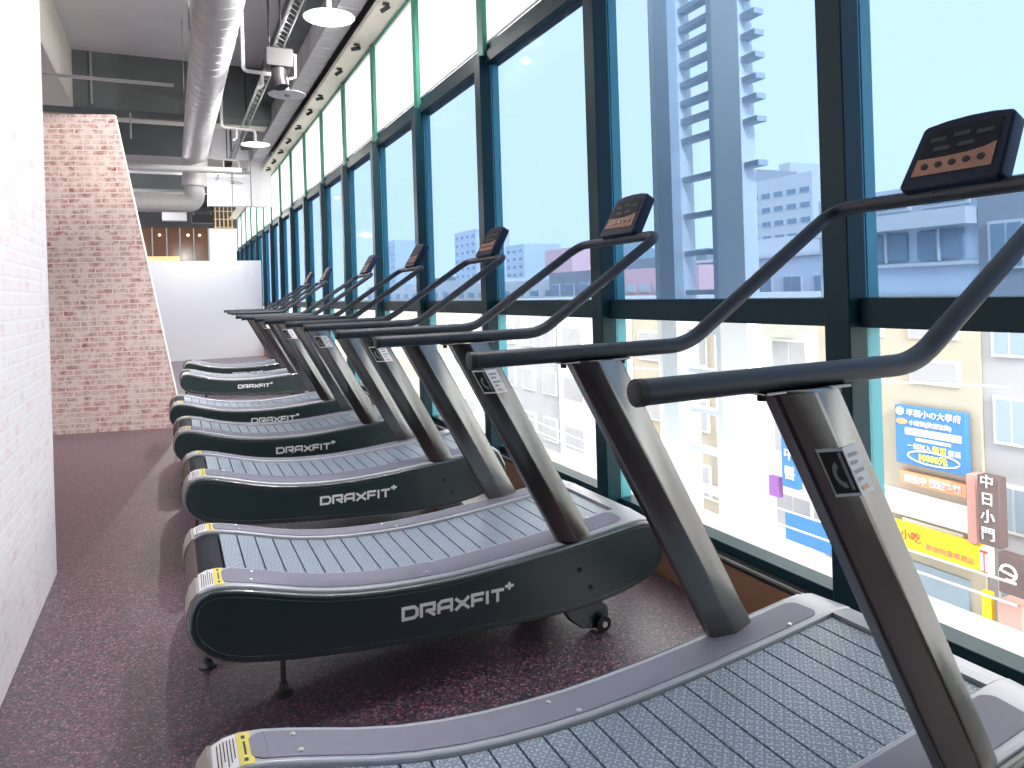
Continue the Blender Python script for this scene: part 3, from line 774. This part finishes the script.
# steel ladder tower
e = empty('steel_tower', (4.2, 5.0, -7.0))
b = MB(); b.box(-.02, .13, .15, .56, 0, 15); b.build('tower_post', 'o_steel', e)
b = MB(); b.box(-.12, -.02, .15, .36, 0, 15); b.build('post_shaded_face', 'o_steel2', e)  # shaded face of the post, its shade put into the darker steel
b = MB(); b.box(-.02, .13, -.62, -.31, 0, 15); b.build('tower_post', 'o_steel', e)
b = MB(); b.box(-.02, .14, -.31, -.25, 0, 15); b.build('post_shaded_face', 'o_steel2', e)
zs = [3.71, 3.55, 3.383, 3.206, 3.037, 2.877, 2.698, 2.349, 2.016, 1.681] + [1.681-.35*k for k in range(1, 20)] + [3.71+.168*k for k in range(1, 18)]
for z in zs:
    b = MB(); b.box(-.0, .10, -.31 if z < 2.1 else -.78, .15, z+7-.022, z+7+.022); b.build('rung', 'o_steel2', e)
tag(e, 'tall pale steel ladder tower standing just outside the windows', 'tower')

def building(name, label, X, ya, yb, zt, m, rows, cols, depth=8, zb=-7, wm='o_glass', wz=None, cat='building', wsz=(.62, .6), top=0.):
    """facade faces -x; windows are parts"""
    e = empty(name, (X, (ya+yb)/2, zb)); hw = (yb-ya)/2; H = zt-zb
    b = MB(); b.box(0, depth, -hw, hw, 0, H); b.build('wall', m, e)
    z0, z1 = wz if wz else (0, H)
    ch = (z1-z0)/rows; cw = 2*hw/cols
    for r in range(rows):
        for c in range(cols):
            zc = z0+ch*(r+.5); yc = -hw+cw*(c+.5)
            b = MB(); b.box(-.06, 0, yc-cw*wsz[0]/2, yc+cw*wsz[0]/2, zc-ch*wsz[1]/2, zc+ch*wsz[1]/2)
            f = b.build('window', 'o_white', e)
            b = MB(); t = .05
            b.box(-.075, -.06, yc-cw*wsz[0]/2+t, yc-.02, zc-ch*wsz[1]/2+t, zc+ch*wsz[1]/2-t)
            b.box(-.075, -.06, yc+.02, yc+cw*wsz[0]/2-t, zc-ch*wsz[1]/2+t, zc+ch*wsz[1]/2-t)
            b.build('pane', wm, f)
    if top:
        b = MB(); b.box(-.15, depth, -hw-.1, hw+.1, H, H+top); b.build('roof', 'o_white', e)
    return tag(e, label, cat)

# building straight across, right of the near mullion
bA = building('apartment_building', 'blue-grey building across the street with a broad white band under its top windows', 12, 7.25, 10.45, 3.05, 'o_blueg', 1, 3, wz=(9.62, 10.02), wsz=(.8, .95), top=.0)
b = MB(); b.box(-.35, 0, -1.59, 1.6, 9.28, 9.56); b.build('balcony_band', 'o_white', bA)
b = MB(); b.box(-.10, 0, -1.6, 1.6, 8.62, 8.68); b.build('ledge', 'o_white', bA)
for (y_a, y_b) in ((-1.35, -.55), (-.35, .45), (.65, 1.2)):
    b = MB(); b.box(-.06, 0, y_a, y_b, 8.74, 9.22); f = b.build('window', 'o_glass', bA)
    b = MB(); b.box(-.09, -.05, (y_a+y_b)/2-.02, (y_a+y_b)/2+.02, 8.7, 9.25); b.build('mullion', 'o_white', f)
b = MB(); b.box(-.12, 0, -1.6, 1.6, -0.2, 8.10); b.build('lower_facade', 'o_beige', bA)
for r, z in enumerate((6.55, 7.35)):
    for (y_a, y_b) in ((-1.3, -.4), (.1, 1.2)):
        b = MB(); b.box(-.16, -.12, y_a, y_b, z, z+.45); f = b.build('window', 'o_white', bA)
        b = MB(); b.box(-.18, -.16, y_a+.05, y_b-.05, z+.05, z+.40); b.build('pane', 'o_grey', f)
b = MB(); b.box(-.2, -.1, -1.5, 1.5, 4.15, 4.6); b.box(-.2, -.1, -1.3, -.2, 3.95, 4.1); b.build('shutter_box', 'o_white', bA)
b = MB(); b.box(-.16, -.1, -1.35, 1.4, 1.9, 3.35); b.build('shop_glass', 'o_glass', bA)
bB = building('apartment_building', 'pale building at the right edge across the street with small windows', 11.95, 2.6, 7.245, 2.98, 'o_grey', 6, 5, wz=(1.2, 9.6), wsz=(.6, .55))
# shops row further left (lower pane)
names = ['o_white', 'o_beige', 'o_white', 'o_grey', 'o_white', 'o_beige', 'o_white', 'o_beige']
yy = 10.5
labs = ['white shophouse right of the steel tower seen through the lower glass', 'beige shophouse behind the steel tower', 'white shophouse left of the steel tower',
        'grey shophouse farther left down the street', 'white narrow shophouse midway down the street', 'beige shophouse midway down the street', 'white long shophouse toward the far end of the street', 'beige block at the far end of the street']
for k, (w, zt) in enumerate(((3.2, 1.0), (3.6, .9), (4.2, 1.1), (5, .95), (6, 1.05), (9, 1.1), (14, 1.0), (20, 1.1))):
    building('shophouse', labs[k], 12+(k % 2)*.15, yy, yy+w, zt, names[k], 3, max(2, int(w/1.6)), wz=(2.6, 7.6), wsz=(.62, .5), wm='o_grey')
    yy += w+.05
o = bx('green_awning', 's_green', 11.3, 11.93, 10.6, 13.4, .55, .75); tag(o, 'pale yellow green awning near the top of the white shophouse', 'awning')

# signs -----------------------------------------------------------
def sign(name, label, m, X, ya, yb, za, zb_, thick=.12, cat='sign'):
    k = X/12; ya, yb, za, zb_ = ya*k, yb*k, 1.38+(za-1.38)*k, 1.38+(zb_-1.38)*k
    e = empty(name, (X, (ya+yb)/2, za)); hw = (yb-ya)/2
    b = MB(); b.box(0, thick, -hw, hw, 0, zb_-za); b.build('sign_board', m, e, bevel=.01)
    return tag(e, label, cat)
def stxt(e, s, size, m, yl, z, bold=.0, sx=1.):
    """text on a sign: reader looks along +x, text runs toward -y"""
    mt = basis((-.012, yl, z), (0, -1, 0), (0, 0, 1)) @ Matrix.Diagonal((sx, 1, 1, 1))
    return text_mesh('lettering', s, size, m, e, mt, .008, 'LEFT', bold)
s1 = sign('blue_banner', 'blue banner with white and yellow characters on the facade across the street', 's_blue', 11.7, 7.58, 8.88, -1.96, -.90)
b = MB(); b.lathe([(.075, -.012), (.075, 0)], (-.001, .53, .93), 18, 'x'); b.build('round_emblem', 'white', s1)
stxt(s1, '早稻小の大學府', .14, 'white', .41, .87, .0)
b = MB(); b.prism([(.50+.11*math.cos(a*PI/8), .75+.055*math.sin(a*PI/8)) for a in range(16)], lambda p, t: (t, p[0], p[1]), -.012, 0); b.build('red_oval', 's_orange', s1)
stxt(s1, '小班制(歡迎洽詢)', .10, 'white', .36, .71, .0)
b = MB(); b.box(-.01, 0, -.56, .44, .53, .65); w1 = b.build('white_strip', 'white', s1); 
b = MB(); b.box(-.012, 0, -.38, .24, .44, .49); b.build('white_line', 'white', s1)
stxt(s1, '一起加入', .11, 'white', .40, .30, .0); stxt(s1, '學習', .13, 'label_y', -.05, .29, .0); stxt(s1, '優惠', .11, 'white', -.33, .29, .0)
b = MB(); ring = [(-.06+.46*math.cos(a*PI/16), .17+.11*math.sin(a*PI/16)) for a in range(33)]
b.tube([(-.01, p[0], p[1]) for p in ring], .014, 6, cap=False); b.build('oval_outline', 'white', s1)
stxt(s1, '10000元', .15, 'label_y', .21, .115, .006)
s2 = sign('orange_banner', 'faded orange banner hanging under the blue banner', 's_orange', 11.75, 7.6, 8.82, -2.33, -2.10)
stxt(s2, '招生中 歡迎參觀', .14, 'white', .5, .06, .003)
s3 = sign('yellow_sign', 'long yellow shop sign with red characters and a red end', 's_yellow', 11.6, 7.40, 9.1, -3.54, -3.08, .15)
stxt(s3, '●小吃', .20, 's_red', .75, .19, .0); stxt(s3, '便當快餐專賣店', .12, 's_orange', .10, .12, .0)
b = MB(); b.box(-.01, .15, -.95, -.825, 0, .44); b.build('sign_end', 'white', s3)
b = MB(); b.box(-.02, .0, -.945, -.83, .03, .07); b.box(-.02, 0, -.945, -.83, .36, .40); b.box(-.02, 0, -.88, -.895, .07, .36)
b.build('end_frame', 's_red', s3)

s4 = sign('brown_sign', 'dark brown upright sign with pale characters beside the blue banner', 's_brown', 11.3, 7.07, 7.42, -3.03, -1.88, .2)
for k, c in enumerate('中日小門'): stxt(s4, c, .22, 'white', .12, .92-k*.27, .0)
s5 = sign('brown_sign', 'dark brown square sign with a round white emblem low at the right', 's_brown', 11.2, 6.50, 7.12, -3.72, -3.08, .18)
b = MB(); b.tube([(-.01, .14+.11*math.cos(a*PI/10), .33+.11*math.sin(a*PI/10)) for a in range(17)], .02, 6); b.tube([(-.01, .05, .30), (-.01, .22, .33)], .018, 6); b.build('emblem', 'white', s5)
stxt(s5, 'S', .3, 'white', -.08, .2, .004)
o = bx('salmon_pillar', 's_salmon', 11.55, 11.85, 7.17, 7.31, -2.90, -1.79); tag(o, 'salmon coloured strip between brown sign and blue banner', 'pillar')
o = bx('salmon_pillar', 's_salmon', 11.45, 11.85, 6.47, 6.82, -7.0, -3.62); tag(o, 'salmon pillar below the brown square sign', 'pillar')
s6 = sign('yellow_sign', 'narrow upright yellow sign under the end of the long yellow one', 's_yellow', 11.5, 7.25, 7.40, -4.7, -3.8, .1)
s7 = sign('blue_sign', 'narrow upright blue sign behind the nearest treadmill post', 's_blue', 11.5, 11.2, 11.65, -3.05, -1.95)
stxt(s7, '中', .3, 'white', .15, .6, 0); stxt(s7, '醫', .3, 'white', .15, .2, 0)
s8 = sign('purple_sign', 'small purple sign low on the white shophouse', 's_purple', 11.6, 11.75, 12.05, -3.35, -2.9)
s9 = sign('blue_sign', 'wide blue shopfront sign at street level', 's_blue', 11.4, 10.0, 11.6, -4.2, -3.6)
s10 = sign('orange_sign', 'small orange sign low on the beige shophouse', 's_orange', 11.5, 13.0, 13.5, -3.2, -2.9)
s11 = sign('orange_sign', 'salmon red signboard farther down the street left of the tower', 's_orange', 11.5, 19.0, 20.0, -2.2, -1.2)
s12 = sign('yellow_sign', 'pale yellow signboard farther down the street', 's_yellow', 11.5, 17.0, 18.3, -3.4, -2.8)
# utility cables
for k, (za, zb2) in enumerate(((-.55, -.15), (-2.2, -2.9), (-2.5, -3.2))):
    b = MB(); b.tube([(10.5, 30-24*t/12, za+(zb2-za)*t/12-.35*math.sin(PI*t/12)) for t in range(13)], .018, 6)
    o = b.build('overhead_cable', 'o_white'); tag(o, ['upper pale cable slung along the street', 'middle pale cable slung along the street above the yellow sign', 'lowest pale cable slung along the street'][k], 'cable')
# mid-distance buildings
building('low_building', 'low building with a wide white roof behind the ladder tower', 25, 19, 31, 2.6, 'o_blueg', 2, 7, wz=(6.5, 9.0), top=.15)
o = bx('roof_shed', 'o_white', 26, 32, 20, 29, 2.76, 3.6); tag(o, 'white flat roofed shed on the roof beyond the tower', 'shed')
building('pink_building', 'pink fronted low building seen between the tower posts', 22, 26, 32, 2.4, 'o_pink', 2, 5, wz=(6, 9.2), wsz=(.7, .3), wm='o_white', depth=2.5)
building('apartment_tower', 'white stepped apartment block on the skyline right of the ladder tower', 60, 53, 62, 13, 'o_white', 7, 5, wz=(8, 19), wsz=(.75, .4))
building('apartment_tower', 'slim white tower rising behind the stepped block', 72, 67, 68.8, 17, 'o_white', 8, 2, wz=(8, 22), wsz=(.5, .4))
building('apartment_tower', 'white apartment block just left of the stepped skyline block', 60, 62.2, 65.5, 14.8, 'o_grey', 8, 3, wz=(8, 21.5), wsz=(.6, .4))
building('low_building', 'grey house with a pink block on its roof, left of the ladder tower', 25, 38, 46, 2.7, 'o_grey', 1, 4, wz=(7.6, 9.2))
o = bx('roof_block', 'o_pink', 26, 30, 44.3, 48.4, 2.7, 4.5); tag(o, 'pink block on a rooftop left of the tower', 'roof block')
building('low_building', 'long white low building on the middle skyline', 26, 46.3, 70, 2.3, 'o_white', 2, 9, wz=(6.0, 8.8))
building('low_building', 'pale low building far down the street', 30, 71, 120, 3.0, 'o_white', 2, 12, wz=(6.0, 9))
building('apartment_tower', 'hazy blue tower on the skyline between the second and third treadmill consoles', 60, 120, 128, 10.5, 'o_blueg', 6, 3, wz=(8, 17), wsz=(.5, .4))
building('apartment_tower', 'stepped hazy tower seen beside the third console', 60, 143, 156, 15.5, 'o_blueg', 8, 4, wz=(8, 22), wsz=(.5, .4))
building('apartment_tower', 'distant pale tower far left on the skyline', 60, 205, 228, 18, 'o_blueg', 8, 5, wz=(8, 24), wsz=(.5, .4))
building('long_block', 'long pale housing block low on the horizon', 95, 110, 300, 8.0, 'o_grey', 2, 20, wz=(9, 14))
# hills
b = MB(); n = 60; vs = []; fs = []
for i in range(n+1):
    y = 60+i*12; hgt = 20+16*math.sin(i*.23)+7*math.sin(i*.71+1)
    vs += [(330, y, -7), (345, y, max(4, hgt)), (420, y, -7)]
for i in range(n):
    a = i*3; fs += [(a, a+3, a+4, a+1), (a+1, a+4, a+5, a+2)]
b.add(vs, fs); struct(b.build('hills', mat('o_hill', (.30, .38, .42), .9)))

# ------------------------------------------------------------------ light
w = bpy.data.worlds.new('World'); scn.world = w; w.use_nodes = True
N, L = w.node_tree.nodes, w.node_tree.links
bg = N['Background']; tc = N.new('ShaderNodeTexCoord'); sp = N.new('ShaderNodeSeparateXYZ')
L.new(tc.outputs['Generated'], sp.inputs[0])
rp = N.new('ShaderNodeValToRGB'); e_ = rp.color_ramp.elements
e_[0].position = 0; e_[0].color = (.93, .96, 1, 1); e_[1].position = .6; e_[1].color = (1, .98, .94, 1)
L.new(sp.outputs['Z'], rp.inputs[0])
nz = N.new('ShaderNodeTexNoise'); nz.inputs['Scale'].default_value = 2.2; nz.inputs['Detail'].default_value = 5
L.new(tc.outputs['Generated'], nz.inputs['Vector'])
mr = N.new('ShaderNodeMapRange'); mr.inputs['To Min'].default_value = .92; mr.inputs['To Max'].default_value = 1.08
L.new(nz.outputs['Fac'], mr.inputs['Value'])
ml = N.new('ShaderNodeVectorMath'); ml.operation = 'SCALE'; L.new(rp.outputs[0], ml.inputs[0]); L.new(mr.outputs[0], ml.inputs['Scale'])
L.new(ml.outputs[0], bg.inputs['Color']); bg.inputs['Strength'].default_value = 3.5
sun = bpy.data.lights.new('sun', 'SUN'); sun.energy = 5.5; sun.angle = .25; sun.color = (1, .96, .9)
so = bpy.data.objects.new('sun', sun); COL.objects.link(so)
so.rotation_euler = Vector((.24, .82, -.52)).to_track_quat('-Z', 'Y').to_euler()
# the spotlights above the blinds wash the brick wall
for (y, en, d_) in ((2.4, 190, (-.78, .15, -.6)), (3.6, 150, (-.78, .05, -.6)), (5.3, 420, (-.5, .72, -.46)), (6.9, 420, (-.62, .55, -.48)),
                    (9.6, 200, (-.75, .3, -.6)), (12.4, 90, (-.7, .3, -.7))):
    l = bpy.data.lights.new('spot', 'SPOT'); l.energy = en; l.spot_size = math.radians(105); l.spot_blend = .8; l.shadow_soft_size = .12
    l.color = (1, .93, .90)
    o = bpy.data.objects.new('spot_lamp', l); COL.objects.link(o); o.location = (1.80, y, 4.10)
    o.rotation_euler = Vector(d_).to_track_quat('-Z', 'Y').to_euler()
for k, (x, y) in enumerate(((1.24, 5.95), (1.19, 11.2), (1.0, 15.6), (.6, 17.3))):  # last two hang under no disc, added to brighten the partition
    l = bpy.data.lights.new('disc', 'POINT'); l.energy = (14, 14, 16, 110)[k]; l.shadow_soft_size = .03; l.color = (1, .98, .96)
    o = bpy.data.objects.new('disc_fill_bulb', l); COL.objects.link(o); o.location = (x, y, 3.55)
l = bpy.data.lights.new('hall', 'POINT'); l.energy = 300; l.shadow_soft_size = .05; l.color = (1, .97, .95)
o = bpy.data.objects.new('hall_fill', l); COL.objects.link(o); o.location = (-1.5, 23, 3.4)  # unseen point light filling the far hall, no fixture around it

# ------------------------------------------------------------------ camera
f, rho = 713., .031
th = math.atan(340.3/f); S, Cc = math.sin(th), math.cos(th)
F = Vector((S, Cc, 0)); R0 = Vector((Cc, -S, 0)); U0 = Vector((0, 0, 1))
Rr = R0*math.cos(rho)-U0*math.sin(rho); U = U0*math.cos(rho)+R0*math.sin(rho)
cam = bpy.data.cameras.new('camera'); co = bpy.data.objects.new('camera', cam); COL.objects.link(co)
mt = Matrix((Rr, U, -F)).transposed().to_4x4(); mt.translation = Vector((0, 0, 1.38)); co.matrix_world = mt
cam.sensor_width = 36; cam.lens = f/1024*36; cam.shift_y = -(384-292.5)/1024; cam.clip_start = .02; cam.clip_end = 2000
scn.camera = co
scn.view_settings.view_transform = 'Standard'; scn.view_settings.look = 'None'
scn.view_settings.gamma = 1; scn.view_settings.exposure = 0.42; scn.view_settings.use_curve_mapping = False
